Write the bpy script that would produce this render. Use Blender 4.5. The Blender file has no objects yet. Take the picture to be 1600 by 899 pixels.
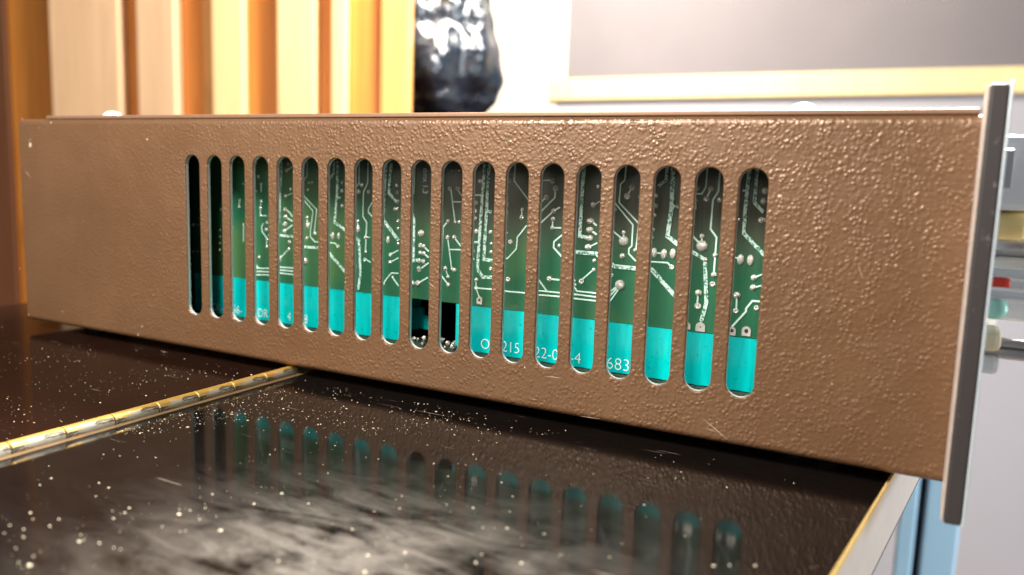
import bpy, bmesh, math, random
from mathutils import Vector, Matrix, noise
random.seed(7)
sc = bpy.context.scene
C = sc.collection
# ------------------------------------------------------------------ camera
CAM = Vector((0.31090822, -0.1875097, 0.06090821))
M = Matrix(((0.88244754, -0.09198094, 0.46133051),
            (0.46928675, 0.10437956, -0.87685509),
            (0.03250048, 0.99027492, 0.13527492)))
cd = bpy.data.cameras.new('camera')
cam = bpy.data.objects.new('camera', cd); C.objects.link(cam)
cam.matrix_world = Matrix.Translation(CAM) @ M.to_4x4()
cd.sensor_width = 36; cd.lens = 36*1273.9/1600
cd.clip_start = 0.005; cd.clip_end = 50
cd.dof.use_dof = True; cd.dof.focus_distance = 0.218; cd.dof.aperture_fstop = 12.0
cd.dof.aperture_blades = 0
sc.camera = cam
# ------------------------------------------------------------------ world and lamps
w = bpy.data.worlds.new('World'); sc.world = w; w.use_nodes = True
bg = w.node_tree.nodes['Background']
bg.inputs[0].default_value = (1.0, 0.93, 0.87, 1); bg.inputs[1].default_value = 0.13
def lamp(name, loc, target, size, power, col, sy=None):
    l = bpy.data.lights.new(name, 'AREA'); l.energy = power; l.color = col
    l.shape = 'RECTANGLE'; l.size = size; l.size_y = sy or size
    o = bpy.data.objects.new(name, l); C.objects.link(o); o.location = loc
    o.rotation_euler = (Vector(target)-Vector(loc)).to_track_quat('-Z', 'Y').to_euler()
    return o
lamp('front_lamp', (-0.10, -0.60, 0.26), (0.17, 0, 0.035), 0.30, 2.5, (1, 0.90, 0.76))
lamp('key_lamp', (0.115, -0.29, 0.31), (0.19, 0, 0.045), 0.12, 4.3, (1, 0.95, 0.88))
lamp('wall_lamp', (-0.22, 0.78, 0.72), (-0.36, 1.2, 0.12), 0.30, 30.0, (1, 0.93, 0.80))
lamp('ceiling_lamp', (0.30, 0.62, 0.70), (0.24, 0.0, 0.076), 0.35, 60.0, (1, 0.95, 0.9))
lamp('side_lamp', (0.85, -0.35, 0.30), (0.2, 0, 0.03), 0.25, 0.1, (1, 0.97, 0.95))
lamp('cool_fill_lamp', (1.05, 0.20, 0.05), (0.36, 0.75, -0.30), 0.40, 9.0, (0.88, 0.94, 1))  # added cool fill, source unseen: brightens the blue stand and lilac wall
sc.view_settings.view_transform = 'Standard'; sc.view_settings.look = 'None'
sc.view_settings.exposure = 0.0; sc.view_settings.gamma = 1
sc.render.engine = 'CYCLES'
try:
    sc.cycles.use_denoising = True
    sc.cycles.max_bounces = 8
except Exception: pass

# ------------------------------------------------------------------ helpers
def at(px, py, ax, v):
    d = M @ Vector(((px-800)/1273.9, -(py-449.5)/1273.9, -1.0))
    return CAM + d*((v-CAM[ax])/d[ax])
def fwd(px, py, dist):
    return CAM + (M @ Vector(((px-800)/1273.9, -(py-449.5)/1273.9, -1.0)))*dist
def link(name, me, mat=None, parent=None, loc=None):
    o = bpy.data.objects.new(name, me); C.objects.link(o)
    if mat and me is not None: me.materials.append(mat)
    if parent: o.parent = parent
    if loc is not None: o.location = loc
    return o
def obj(name, bm, mat, parent=None, smooth=False, loc=None):
    me = bpy.data.meshes.new(name)
    bmesh.ops.recalc_face_normals(bm, faces=bm.faces)
    bm.to_mesh(me); bm.free()
    if smooth: me.polygons.foreach_set('use_smooth', [True]*len(me.polygons))
    return link(name, me, mat, parent, loc)
def tag(o, label=None, cat=None, group=None, kind=None):
    if label: o['label'] = label
    if cat: o['category'] = cat
    if group: o['group'] = group
    if kind: o['kind'] = kind
    return o
def thing(name, loc, label, cat, group=None):
    o = bpy.data.objects.new(name, None); o.empty_display_size = 0.01
    C.objects.link(o); o.location = loc
    return tag(o, label, cat, group)
def box(bm, x0, x1, y0, y1, z0, z1, bev=0, seg=2):
    r = bmesh.ops.create_cube(bm, size=1)
    vs = r['verts']
    for v in vs:
        v.co = Vector(((x0+x1)/2+v.co.x*(x1-x0), (y0+y1)/2+v.co.y*(y1-y0), (z0+z1)/2+v.co.z*(z1-z0)))
    if bev:
        es = list({e for v in vs for e in v.link_edges})
        bmesh.ops.bevel(bm, geom=es, offset=bev, segments=seg, affect='EDGES', profile=0.5)
def mk_box(name, b, mat, parent=None, bev=0, seg=2):
    bm = bmesh.new(); box(bm, *b, bev=bev, seg=seg); return obj(name, bm, mat, parent)
def lathe(bm, prof, mtx=Matrix(), n=24, cap=True):
    rings = []
    for r, h in prof:
        if r < 1e-9: rings.append([bm.verts.new(mtx @ Vector((0, 0, h)))])
        else: rings.append([bm.verts.new(mtx @ Vector((r*math.cos(2*math.pi*k/n), r*math.sin(2*math.pi*k/n), h))) for k in range(n)])
    for a, b in zip(rings, rings[1:]):
        for k in range(n):
            k2 = (k+1) % n
            if len(a) == 1 and len(b) == 1: continue
            if len(a) == 1: bm.faces.new((a[0], b[k], b[k2]))
            elif len(b) == 1: bm.faces.new((a[k], a[k2], b[0]))
            else: bm.faces.new((a[k], a[k2], b[k2], b[k]))
    if cap:
        for r in (rings[0], rings[-1]):
            if len(r) > 2: bm.faces.new(r)
def along(p, d):          # matrix placing local z along d at p
    return Matrix.Translation(p) @ Vector(d).to_track_quat('Z', 'Y').to_matrix().to_4x4()

# ------------------------------------------------------------------ materials
class NT:
    def __init__(s, name):
        s.m = bpy.data.materials.new(name); s.m.use_nodes = True; s.t = s.m.node_tree
        s.b = s.t.nodes['Principled BSDF']
    def n(s, typ, **k):
        nd = s.t.nodes.new(typ)
        for a, v in k.items():
            if a.startswith('i_'): nd.inputs[a[2:].replace('_', ' ')].default_value = v
            else: setattr(nd, a, v)
        return nd
    def l(s, a, b): s.t.links.new(a, b)
    def coord(s, scale=(1, 1, 1), rot=(0, 0, 0)):
        tc = s.n('ShaderNodeTexCoord'); mp = s.n('ShaderNodeMapping')
        mp.inputs['Scale'].default_value = scale; mp.inputs['Rotation'].default_value = rot
        s.l(tc.outputs['Object'], mp.inputs[0]); return mp.outputs[0]
    def noise(s, scale, detail=3, rough=0.5, vec=None, dist=0):
        nd = s.n('ShaderNodeTexNoise'); nd.inputs['Scale'].default_value = scale
        nd.inputs['Detail'].default_value = detail; nd.inputs['Roughness'].default_value = rough
        nd.inputs['Distortion'].default_value = dist
        s.l(vec or s.coord(), nd.inputs['Vector']); return nd.outputs['Fac']
    def ramp(s, fac, stops, interp='LINEAR'):
        r = s.n('ShaderNodeValToRGB'); cr = r.color_ramp; cr.interpolation = interp
        while len(cr.elements) < len(stops): cr.elements.new(0.5)
        for e, (p, c) in zip(cr.elements, stops):
            e.position = p; e.color = (c, c, c, 1) if isinstance(c, (int, float)) else (*c, 1)
        s.l(fac, r.inputs[0]); return r.outputs[0]
    def mix(s, f, a, b, mode='MIX'):
        m = s.n('ShaderNodeMix'); m.data_type = 'RGBA'; m.blend_type = mode
        for sock, v in ((0, f), (6, a), (7, b)):
            if hasattr(v, 'node'): s.l(v, m.inputs[sock])
            else: m.inputs[sock].default_value = v if sock == 0 else (*v, 1)
        return m.outputs[2]
    def math(s, op, a, b=0.5):
        m = s.n('ShaderNodeMath'); m.operation = op
        for k, v in ((0, a), (1, b)):
            if hasattr(v, 'node'): s.l(v, m.inputs[k])
            else: m.inputs[k].default_value = v
        return m.outputs[0]
    def bump(s, h, dist, strength=1.0, prev=None):
        b = s.n('ShaderNodeBump'); b.inputs['Distance'].default_value = dist; b.inputs['Strength'].default_value = strength
        s.l(h, b.inputs['Height'])
        if prev: s.l(prev, b.inputs['Normal'])
        return b.outputs[0]
    def set(s, **k):
        for a, v in k.items():
            i = s.b.inputs[a.replace('_', ' ')]
            if hasattr(v, 'node'): s.l(v, i)
            else: i.default_value = (*v, 1) if isinstance(v, tuple) and len(v) == 3 else v
        return s
def plain(name, col, rough=0.5, metal=0.0, spec=0.5, nscale=0, var=0.15, bump=0, coat=0):
    s = NT(name)
    if nscale:
        f = s.noise(nscale, 4, 0.6)
        s.set(Base_Color=s.mix(f, tuple(c*(1-var) for c in col), tuple(min(1, c*(1+var)) for c in col)))
        if bump: s.set(Normal=s.bump(f, bump))
    else: s.set(Base_Color=col)
    s.set(Roughness=rough, Metallic=metal, Coat_Weight=coat)
    s.b.inputs['Specular IOR Level'].default_value = spec
    return s.m

# hammer finish brown enamel
s = NT('brown_hammer_enamel')
v = s.coord()
wob = s.n('ShaderNodeVectorMath', operation='ADD')
nz = s.n('ShaderNodeTexNoise'); nz.inputs['Scale'].default_value = 500; s.l(v, nz.inputs['Vector'])
sc_ = s.n('ShaderNodeVectorMath', operation='SCALE'); sc_.inputs['Scale'].default_value = 0.0011; s.l(nz.outputs['Color'], sc_.inputs[0])
s.l(v, wob.inputs[0]); s.l(sc_.outputs[0], wob.inputs[1])
vo = s.n('ShaderNodeTexVoronoi'); vo.feature = 'SMOOTH_F1'; vo.inputs['Scale'].default_value = 1000; vo.inputs['Smoothness'].default_value = 0.5
s.l(wob.outputs[0], vo.inputs['Vector'])
pit = s.ramp(vo.outputs['Distance'], [(0.04, 0), (0.62, 1)])
sel = s.ramp(s.noise(260, 2, 0.5, v), [(0.36, 0.15), (0.58, 1)])
fine = s.noise(1000, 2, 0.5, v)
big = s.noise(60, 3, 0.5, v)
h = s.math('ADD', s.math('MULTIPLY', s.math('SUBTRACT', 1.0, pit), sel), s.math('MULTIPLY', fine, 0.7))
spx = s.n('ShaderNodeSeparateXYZ'); s.l(v, spx.inputs[0])
flat_ = s.ramp(s.math('ADD', s.math('MULTIPLY', spx.outputs[0], 6.0), s.math('MULTIPLY', s.noise(30, 3, 0.6, v), 0.9)), [(0.30, 0.40), (0.95, 1.0)])
flat2 = s.ramp(s.noise(22, 2, 0.5, v), [(0.35, 0.8), (0.65, 1.0)])
h = s.math('MULTIPLY', s.math('MULTIPLY', h, flat_), flat2)
nrm = s.bump(h, 0.00016, 1.0)
nrm2 = s.bump(big, 0.0003, 0.3, nrm)
sm = s.n('ShaderNodeTexNoise'); sm.inputs['Scale'].default_value = 35; sm.inputs['Detail'].default_value = 5; s.l(v, sm.inputs['Vector'])
base = s.mix(sm.outputs['Fac'], (0.110, 0.053, 0.024), (0.172, 0.089, 0.042))
# worn nicks in the paint
nick = s.ramp(s.noise(190, 1, 0.4, v), [(0.80, 0), (0.82, 1)])
base = s.mix(nick, base, (0.62, 0.5, 0.4))
rgh = s.ramp(s.noise(45, 5, 0.65, v, 0.8), [(0.3, 0.30), (0.7, 0.46)])
s.set(Base_Color=base, Roughness=rgh, Metallic=0.25, Normal=nrm2)
s.b.inputs['Specular IOR Level'].default_value = 0.6
PAINT = s.m
CUT = plain('bare_cut_steel', (0.85, 0.84, 0.84), 0.35, 0.15, nscale=900, bump=0.00005)
INNER = plain('dark_inner_paint', (0.025, 0.02, 0.017), 0.6)
LID = plain('lid_paint', (0.24, 0.14, 0.09), 0.35, 0.3, nscale=500)
SCREW = plain('nickel_screw', (0.85, 0.80, 0.70), 0.4, 0.3)
# printed circuit board
s = NT('green_solder_mask')
v = s.coord()
n1 = s.noise(55, 4, 0.6, v); n2 = s.noise(400, 3, 0.5, v)
g = s.mix(n1, (0.006, 0.080, 0.042), (0.035, 0.165, 0.080))
g = s.mix(s.ramp(s.noise(38, 2, 0.5, v), [(0.5, 0), (0.66, 0.7)]), g, (0.07, 0.16, 0.055))
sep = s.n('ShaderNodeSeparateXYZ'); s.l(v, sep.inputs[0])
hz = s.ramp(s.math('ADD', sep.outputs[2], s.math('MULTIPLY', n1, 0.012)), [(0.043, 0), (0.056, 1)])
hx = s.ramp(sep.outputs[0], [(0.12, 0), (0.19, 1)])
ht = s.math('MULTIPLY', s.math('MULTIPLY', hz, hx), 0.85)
g = s.mix(ht, g, s.mix(n2, (0.060, 0.062, 0.042), (0.085, 0.075, 0.055)))  # brown-grey reflection on the upper right board, painted into its colour
wv = s.noise(300, 2, 0.5, s.coord((4, 1, 0.25)))
s.set(Base_Color=g, Roughness=0.28, Normal=s.bump(wv, 0.00008))
s.b.inputs['Coat Weight'].default_value = 0.3
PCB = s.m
s = NT('tinned_copper_under_mask')
v = s.coord()
vo = s.n('ShaderNodeTexVoronoi'); vo.inputs['Scale'].default_value = 1500; s.l(v, vo.inputs['Vector'])
k = s.ramp(s.noise(1500, 2, 0.6, v), [(0.42, 0), (0.5, 1)])
s.set(Base_Color=s.mix(k, (0.10, 0.30, 0.22), (0.68, 0.92, 0.82)), Roughness=0.35, Metallic=0.1, Normal=s.bump(k, 0.00008))
TIN = s.m
FINE = plain('fine_mint_trace', (0.66, 0.92, 0.80), 0.35, 0.0, nscale=1800, var=0.12)
SOLDER = plain('solder', (0.90, 0.83, 0.72), 0.22, 0.5, nscale=1600, var=0.3, bump=0.0001)
s = NT('teal_mask_strip')
v = s.coord()
f = s.ramp(s.noise(170, 4, 0.65, s.coord((1, 1, 0.12))), [(0.3, 0), (0.7, 1)])
f2 = s.ramp(s.noise(700, 3, 0.6, v), [(0.62, 0), (0.68, 0.6)])
b_ = s.mix(f, (0.0, 0.36, 0.37), (0.0, 0.66, 0.63))
b_ = s.mix(f2, b_, (0.0, 0.25, 0.26))
s.set(Base_Color=b_, Roughness=0.22, Normal=s.bump(f, 0.0001))
TEAL = s.m
INK = plain('white_legend_ink', (0.78, 0.95, 0.93), 0.5)
EDGE = plain('rough_board_edge', (0.045, 0.075, 0.05), 0.6, nscale=1200, var=0.9, bump=0.0003)
s = NT('dark_anodised_edge'); v = s.coord(); k = s.ramp(s.noise(260, 5, 0.7, v), [(0.60, 0), (0.68, 1)])
s.set(Base_Color=s.mix(k, (0.040, 0.034, 0.034), (0.16, 0.14, 0.13)), Roughness=0.45, Metallic=0.2, Normal=s.bump(k, 0.0001))
FACE_EDGE = s.m
FACE_BACK = plain('bright_plate_back', (0.60, 0.50, 0.44), 0.4, 0.4, nscale=400, var=0.35)
SILVER = plain('pale_blue_silver', (0.70, 0.78, 0.84), 0.25, 0.5, nscale=300, var=0.1)
WHITE = plain('white_plastic', (0.82, 0.83, 0.85), 0.3)
CREAM = plain('cream_plastic', (0.80, 0.70, 0.48), 0.4, nscale=300)
YEL = plain('yellow_plastic', (0.85, 0.66, 0.28), 0.35)
RED = plain('red_plastic', (0.65, 0.05, 0.03), 0.35)
MINT = plain('mint_plastic', (0.35, 0.72, 0.60), 0.25)
GREY = plain('grey_metal', (0.55, 0.56, 0.60), 0.3, 0.8)
DARK = plain('dark_rubber', (0.03, 0.03, 0.035), 0.5)

# table lacquer with dust and scuffs
def lacquer(name, tint, dustier, ior=1.25, spec=0.45):
    s = NT(name)
    v = s.coord()
    sp = s.n('ShaderNodeSeparateXYZ'); s.l(v, sp.inputs[0])
    streak = s.noise(150, 7, 0.75, s.coord((0.35, 1.3, 1), (0, 0, 0.5)), 1.2)
    cloud = s.noise(22, 5, 0.6, v, 2.5)
    fine = s.noise(900, 2, 0.5, v)
    # grey powder smear on the near part of the board
    dx = s.math('MULTIPLY', s.math('SUBTRACT', sp.outputs[0], 0.232), 30)
    dy = s.math('MULTIPLY', s.math('ADD', sp.outputs[1], 0.088), 34)
    r2 = s.math('ADD', s.math('MULTIPLY', dx, dx), s.math('MULTIPLY', dy, dy))
    blob = s.math('POWER', 2.718, s.math('MULTIPLY', r2, -1.0))
    m = s.math('MULTIPLY', s.ramp(s.math('ADD', s.math('MULTIPLY', streak, 0.6), s.math('MULTIPLY', cloud, 0.5)), [(0.45, 0), (0.70, 1)]), s.math('ADD', s.math('MULTIPLY', blob, 1.2*dustier), 0.010))
    m = s.math('MINIMUM', m, 0.8)
    dirt = s.mix(m, tint, (0.15, 0.135, 0.118))
    scr = s.ramp(s.noise(420, 2, 0.5, s.coord((0.12, 2.2, 1), (0, 0, 0.12))), [(0.74, 0), (0.78, 0.5)])
    dirt = s.mix(scr, dirt, (0.32, 0.27, 0.22))
    rg = s.math('ADD', s.math('MULTIPLY', m, 0.4), s.math('ADD', 0.015, s.math('MULTIPLY', cloud, 0.12)))
    s.set(Base_Color=dirt, Roughness=rg, Normal=s.bump(s.noise(25, 2, 0.5, v), 0.00005))
    s.b.inputs['IOR'].default_value = ior; s.b.inputs['Specular IOR Level'].default_value = spec
    return s.m
LACQ = lacquer('black_lacquer', (0.005, 0.0035, 0.003), 1.0)
LACQ2 = lacquer('black_brown_lacquer', (0.012, 0.005, 0.003), 0.0, 1.14, 0.25)
s = NT('worn_brass')
v = s.coord((1, 0.3, 1)); sx_ = s.n('ShaderNodeSeparateXYZ'); s.l(v, sx_.inputs[0])
nb = s.noise(420, 5, 0.7, v)
k = s.ramp(s.math('ADD', s.math('MULTIPLY', sx_.outputs[0], 260), nb), [(0.80, 0), (0.92, 1)])
s.set(Base_Color=s.mix(k, (0.66, 0.40, 0.09), s.mix(s.ramp(s.noise(700, 4, 0.7, s.coord((1, 0.2, 1))), [(0.5, 0), (0.56, 1)]), (0.40, 0.39, 0.32), (0.07, 0.06, 0.04))), Metallic=s.math('SUBTRACT', 0.7, s.math('MULTIPLY', k, 0.4)), Roughness=s.ramp(nb, [(0.3, 0.35), (0.7, 0.6)]), Normal=s.bump(nb, 0.0002))
BRASS = s.m
TARNISH = plain('tarnished_brass_leaf', (0.22, 0.14, 0.07), 0.45, 0.4, nscale=300, var=0.4)
GOLD_EDGE = plain('gold_edge', (0.85, 0.60, 0.22), 0.4, 0.3, nscale=300)
PALE_SIDE = plain('pale_board_side', (0.60, 0.54, 0.48), 0.6, nscale=120, var=0.1)
DUST = plain('dust', (0.75, 0.66, 0.48), 0.4)

def wood(name, a, b, seed, knots=0.0):
    s = NT(name)
    v = s.coord((1, 1, 0.05))
    nd = s.n('ShaderNodeMapping'); nd.inputs['Location'].default_value = (seed, seed*0.7, seed*1.3); s.l(v, nd.inputs[0])
    f = s.ramp(s.noise(75, 5, 0.65, nd.outputs[0], 0.8), [(0.3, 0), (0.7, 1)])
    f2 = s.noise(14, 2, 0.5, nd.outputs[0], 0.4)
    c = s.mix(s.math('ADD', s.math('MULTIPLY', f, 0.5), s.math('MULTIPLY', f2, 0.5)), a, b)
    if knots:
        v2 = s.coord((1, 1, 0.45)); nn = s.n('ShaderNodeMapping'); nn.inputs['Location'].default_value = (seed, 0, seed); s.l(v2, nn.inputs[0])
        kk = s.ramp(s.noise(14, 1, 0.4, nn.outputs[0]), [(0.70, 0), (0.80, knots)])
        c = s.mix(kk, c, tuple(x*0.35 for x in a))
    s.set(Base_Color=c, Roughness=0.5); return s.m

# ================================================================== THE ROOM BEHIND (only what is seen)
WALLM = plain('cream_wall_paint', (0.86, 0.80, 0.66), 0.8, nscale=8, var=0.04)
s = NT('grey_lilac_fabric')
v = s.coord()
f = s.noise(900, 2, 0.5, v); f2 = s.noise(9, 3, 0.5, v)
s.set(Base_Color=s.mix(f2, s.mix(f, (0.13, 0.120, 0.130), (0.16, 0.148, 0.158)), (0.185, 0.165, 0.178)), Roughness=0.9, Normal=s.bump(f, 0.0004))
FABRIC = s.m
LILAC = plain('grey_lilac_wall', (0.34, 0.34, 0.385), 0.85, nscale=6, var=0.06)
def struct(o): o['kind'] = 'structure'; return o
struct(mk_box('wall', (-3.0, -0.395, 1.315, 1.40, -0.75, 1.6), WALLM))
struct(mk_box('wall', (-0.395, 1.6, 1.315, 1.40, -0.75, 1.6), LILAC))
struct(mk_box('floor', (-3.0, 1.6, -1.2, 1.315, -0.80, -0.75), plain('floor_boards', (0.30, 0.22, 0.15), 0.5, nscale=12)))
ap = thing('acoustic_panel', (0.4, 1.315, 0.2125), 'grey fabric acoustic panel framed in pale pine, on the rear wall above the rail', 'acoustic panel')
PINE = wood('pale_pine', (0.62, 0.46, 0.22), (0.80, 0.64, 0.34), 3.1)
def child_box(name, b, mat, parent, bev=0):
    o = mk_box(name, b, mat, None, bev); o.parent = parent; o.matrix_parent_inverse = Matrix.Translation(-Vector(parent.location)); return o
child_box('fabric', (-0.372, 1.5, 1.308, 1.3148, 0.252, 0.98), FABRIC, ap)
child_box('rail', (-0.41, 1.5, 1.304, 1.3145, 0.2125, 0.2525), PINE, ap, 0.002)
child_box('stile', (-0.41, -0.372, 1.305, 1.3147, 0.2528, 0.98), wood('overexposed_pine', (0.85, 0.76, 0.56), (0.9, 0.82, 0.62), 1.0), ap, 0.002)  # stile whiter than the rail: its overexposure is put into the wood colour

# slatted timber wall, square to the view, about 1.1 m away
slat = thing('slatted_wall', fwd(320, 300, 1.1), 'vertical pine and cedar slats of alternating depth on the left behind the case', 'slatted wall')
ax = Vector((0.88244754, 0.46928675, 0)).normalized(); nrmv = Vector((ax.y, -ax.x, 0))   # towards camera
edges = [(-160, -60, 0), (-60, 36, 1), (36, 112, 0), (112, 215, 2), (215, 240, 0), (240, 297, 2), (297, 332, 0), (332, 350, 4), (350, 396, 3), (396, 446, 0), (446, 503, 3), (503, 526, 0), (526, 548, 3), (548, 597, 0), (597, 640, 4)]
pal = {0: ((0.45, 0.13, 0.015), (0.78, 0.32, 0.05)), 1: ((0.09, 0.030, 0.010), (0.17, 0.062, 0.022)), 2: ((0.50, 0.30, 0.16), (0.80, 0.54, 0.32)), 3: ((0.72, 0.46, 0.20), (0.90, 0.68, 0.34)), 4: ((0.72, 0.34, 0.09), (0.85, 0.48, 0.16))}  # pale slats darker at left, brighter mid-wall: lamp falloff put into the colours
pc = CAM + (M @ Vector((0, 0, -1)))*1.1
for i, (a, b, kd) in enumerate(edges):
    P0, P1 = fwd(a, 300, 1.1), fwd(b, 300, 1.1)
    q0 = (Vector((P0.x, P0.y, 0))-Vector((pc.x, pc.y, 0))).dot(ax); q1 = (Vector((P1.x, P1.y, 0))-Vector((pc.x, pc.y, 0))).dot(ax)
    prot = {0: 0.0, 1: 0.004, 2: 0.022, 3: 0.02, 4: 0.008}[kd]
    bm = bmesh.new(); box(bm, q0+0.0004, q1-0.0004, -0.03, prot, -0.75, 1.1, bev=0.0015)
    T = Matrix(((ax.x, nrmv.x, 0, pc.x), (ax.y, nrmv.y, 0, pc.y), (0, 0, 1, 0), (0, 0, 0, 1)))
    bmesh.ops.transform(bm, matrix=Matrix.Translation(-slat.location) @ T, verts=bm.verts)
    obj('slat', bm, wood('slat_timber_%d' % i, *pal[kd], i*1.7+0.3, 0.8 if kd in (0, 1) else 0.25), slat)

# small cabinet carrying the glossy ornament
base = fwd(690, 200, 1.27)
cab = thing('side_cabinet', (base.x, base.y, -0.75), 'dark side cabinet hidden behind the steel case, under the ornament', 'cabinet')
bm = bmesh.new(); box(bm, -0.16, 0.16, -0.12, 0.12, 0.04, 0.865); obj('body', bm, LACQ2, cab)
bm = bmesh.new(); box(bm, -0.17, 0.17, -0.13, 0.13, 0.865, 0.885, bev=0.003); obj('top', bm, LACQ2, cab)
bm = bmesh.new(); box(bm, -0.15, 0.15, -0.11, 0.11, 0.0, 0.04); obj('plinth', bm, DARK, cab)
# glossy black ornament
bm = bmesh.new()
Z0 = 0.1352; H_ = 0.40
prof = [(0.030, 0), (0.050, 0.004), (0.070, 0.02), (0.080, 0.037), (0.094, 0.072), (0.092, 0.102), (0.078, 0.152), (0.064, 0.202), (0.050, 0.25), (0.034, 0.30), (0.012, 0.37), (0.0, H_)]
def prof_r(h):
    for (r0, h0), (r1, h1) in zip(prof, prof[1:]):
        if h0 <= h <= h1: t = (h-h0)/(h1-h0) if h1 > h0 else 0; t = t*t*(3-2*t) if h0 > 0.004 else t; return r0+(r1-r0)*t
    return 0
NR, NS = 110, 128
rings = []
for i in range(NR+1):
    h = H_*i/NR; r = prof_r(h); ring = []
    if r < 1e-5: rings.append([bm.verts.new((0, 0, h))]); continue
    for k in range(NS):
        a = 2*math.pi*k/NS
        p = Vector((math.cos(a), math.sin(a), h*9))
        fold = 0.10*math.sin(5*a+h*20)+0.05*math.sin(9*a-h*25+1)+0.16*noise.noise(p*1.6)+0.03*noise.noise(p*4)
        rr = r*(1+fold*min(1, h/0.02))
        ring.append(bm.verts.new((rr*math.cos(a), rr*math.sin(a), h)))
    rings.append(ring)
for a, b in zip(rings, rings[1:]):
    for k in range(NS):
        if len(b) == 1: bm.faces.new((a[k], a[(k+1) % NS], b[0]))
        else: bm.faces.new((a[k], a[(k+1) % NS], b[(k+1) % NS], b[k]))
bm.faces.new(rings[0])
s = NT('black_glaze'); v = s.coord()
s.set(Base_Color=(0.012, 0.018, 0.028), Roughness=0.09, Normal=s.bump(s.noise(62, 2, 0.5, v), 0.007))  # bluish sheen put into the glaze's base colour
s.b.inputs['Coat Weight'].default_value = 1.0
orn = obj('ornament', bm, s.m, None, True, (base.x, base.y, Z0))
tag(orn, 'glossy black folded ornament with white highlights rising behind the case', 'ornament')

# ================================================================== TABLE (hinged lacquered boards)
TZ = -0.0033
tb = thing('lacquered_table', (0.13, 0, -0.75), 'scuffed black lacquered table top with a brass piano hinge, under the steel case', 'table')
def tpart(name, bm, mat, parent=None, smooth=False):
    o = obj(name, bm, mat, None, smooth); p = parent or tb
    o.parent = p
    o.matrix_parent_inverse = Matrix.Translation(-Vector(tb.location)) if p is tb else Matrix()
    return o
TH = 0.019
bm = bmesh.new(); box(bm, -0.055, 0.1315, -0.35, 0.60, TZ-TH, TZ, bev=0.0006); tpart('left_board', bm, LACQ2)
bpy.data.objects['left_board'].name = 'board'
# right board with a slightly skewed outer edge
E0, E1 = at(1387, 750, 2, TZ), at(1297, 899, 2, TZ)
dE = (E0-E1)/(E0.y-E1.y)
yA, yB = -0.35, 0.60
xa, xb = E1.x+dE.x*(yA-E1.y), E1.x+dE.x*(yB-E1.y)
def skew(bm, x0, w0, z0, z1):
    pts = [(x0 if x0 is not None else xa, yA), ((xa+w0), yA), ((xb+w0), yB), (x0 if x0 is not None else xb, yB)]
    lo = [bm.verts.new((x, y, z0)) for x, y in pts]; hi = [bm.verts.new((x, y, z1)) for x, y in pts]
    bm.faces.new(lo); bm.faces.new(hi)
    for k in range(4): bm.faces.new((lo[k], lo[(k+1) % 4], hi[(k+1) % 4], hi[k]))
bm = bmesh.new(); skew(bm, 0.1347, 0, TZ-TH, TZ); tpart('board', bm, LACQ)
bm = bmesh.new(); skew(bm, None, 0.0006, TZ-0.0012, TZ+0.0002)
bmesh.ops.bevel(bm, geom=list(bm.edges), offset=0.0001, segments=1, affect='EDGES'); tpart('edge_banding', bm, GOLD_EDGE)
bm = bmesh.new(); skew(bm, None, 0.0005, TZ-0.0165, TZ-0.0013); tpart('side_strip', bm, PALE_SIDE)
for lx, ly in ((-0.03, -0.32), (-0.03, 0.57), (0.235, -0.32), (0.235, 0.57)):
    bm = bmesh.new(); box(bm, lx-0.015, lx+0.015, ly-0.015, ly+0.015, -0.75, TZ-TH, bev=0.002); tpart('leg', bm, LACQ2)
# hinge
hinge_bm = bmesh.new(); box(hinge_bm, 0.1290, 0.13255, yA, yB, TZ-0.0002, TZ+0.00045, bev=0.0001)
box(hinge_bm, 0.1337, 0.1366, yA, yB, TZ-0.0002, TZ+0.00025, bev=0.00008)
hg = tpart('hinge', hinge_bm, TARNISH)
first = None
y = -0.0858-0.0127*8
k = 0
HR = 0.00190
while y < 0.10:
    if first is None:
        bm = bmesh.new()
        lathe(bm, [(0.0006, 0.00012), (HR-0.00015, 0.00014), (HR, 0.00034), (HR, 0.01226), (HR-0.00015, 0.01244), (0.0006, 0.01246)], along((0, 0, 0), (0, 1, 0)), 48, False)
        o = obj('knuckle', bm, BRASS, hg); first = o
        md = o.data
    else:
        o = first.copy(); C.objects.link(o); o.parent = hg
    o.location = (0.1331+random.uniform(-4e-5, 4e-5), y, TZ+0.0008+random.uniform(-3e-5, 3e-5)); k += 1
    y += 0.0127
bm = bmesh.new(); lathe(bm, [(0.0010, 0), (0.0010, 0.25)], along((0.1331, -0.19, TZ+0.0008), (0, 1, 0)), 12)
tpart('hinge_pin', bm, BRASS, hg)

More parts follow.
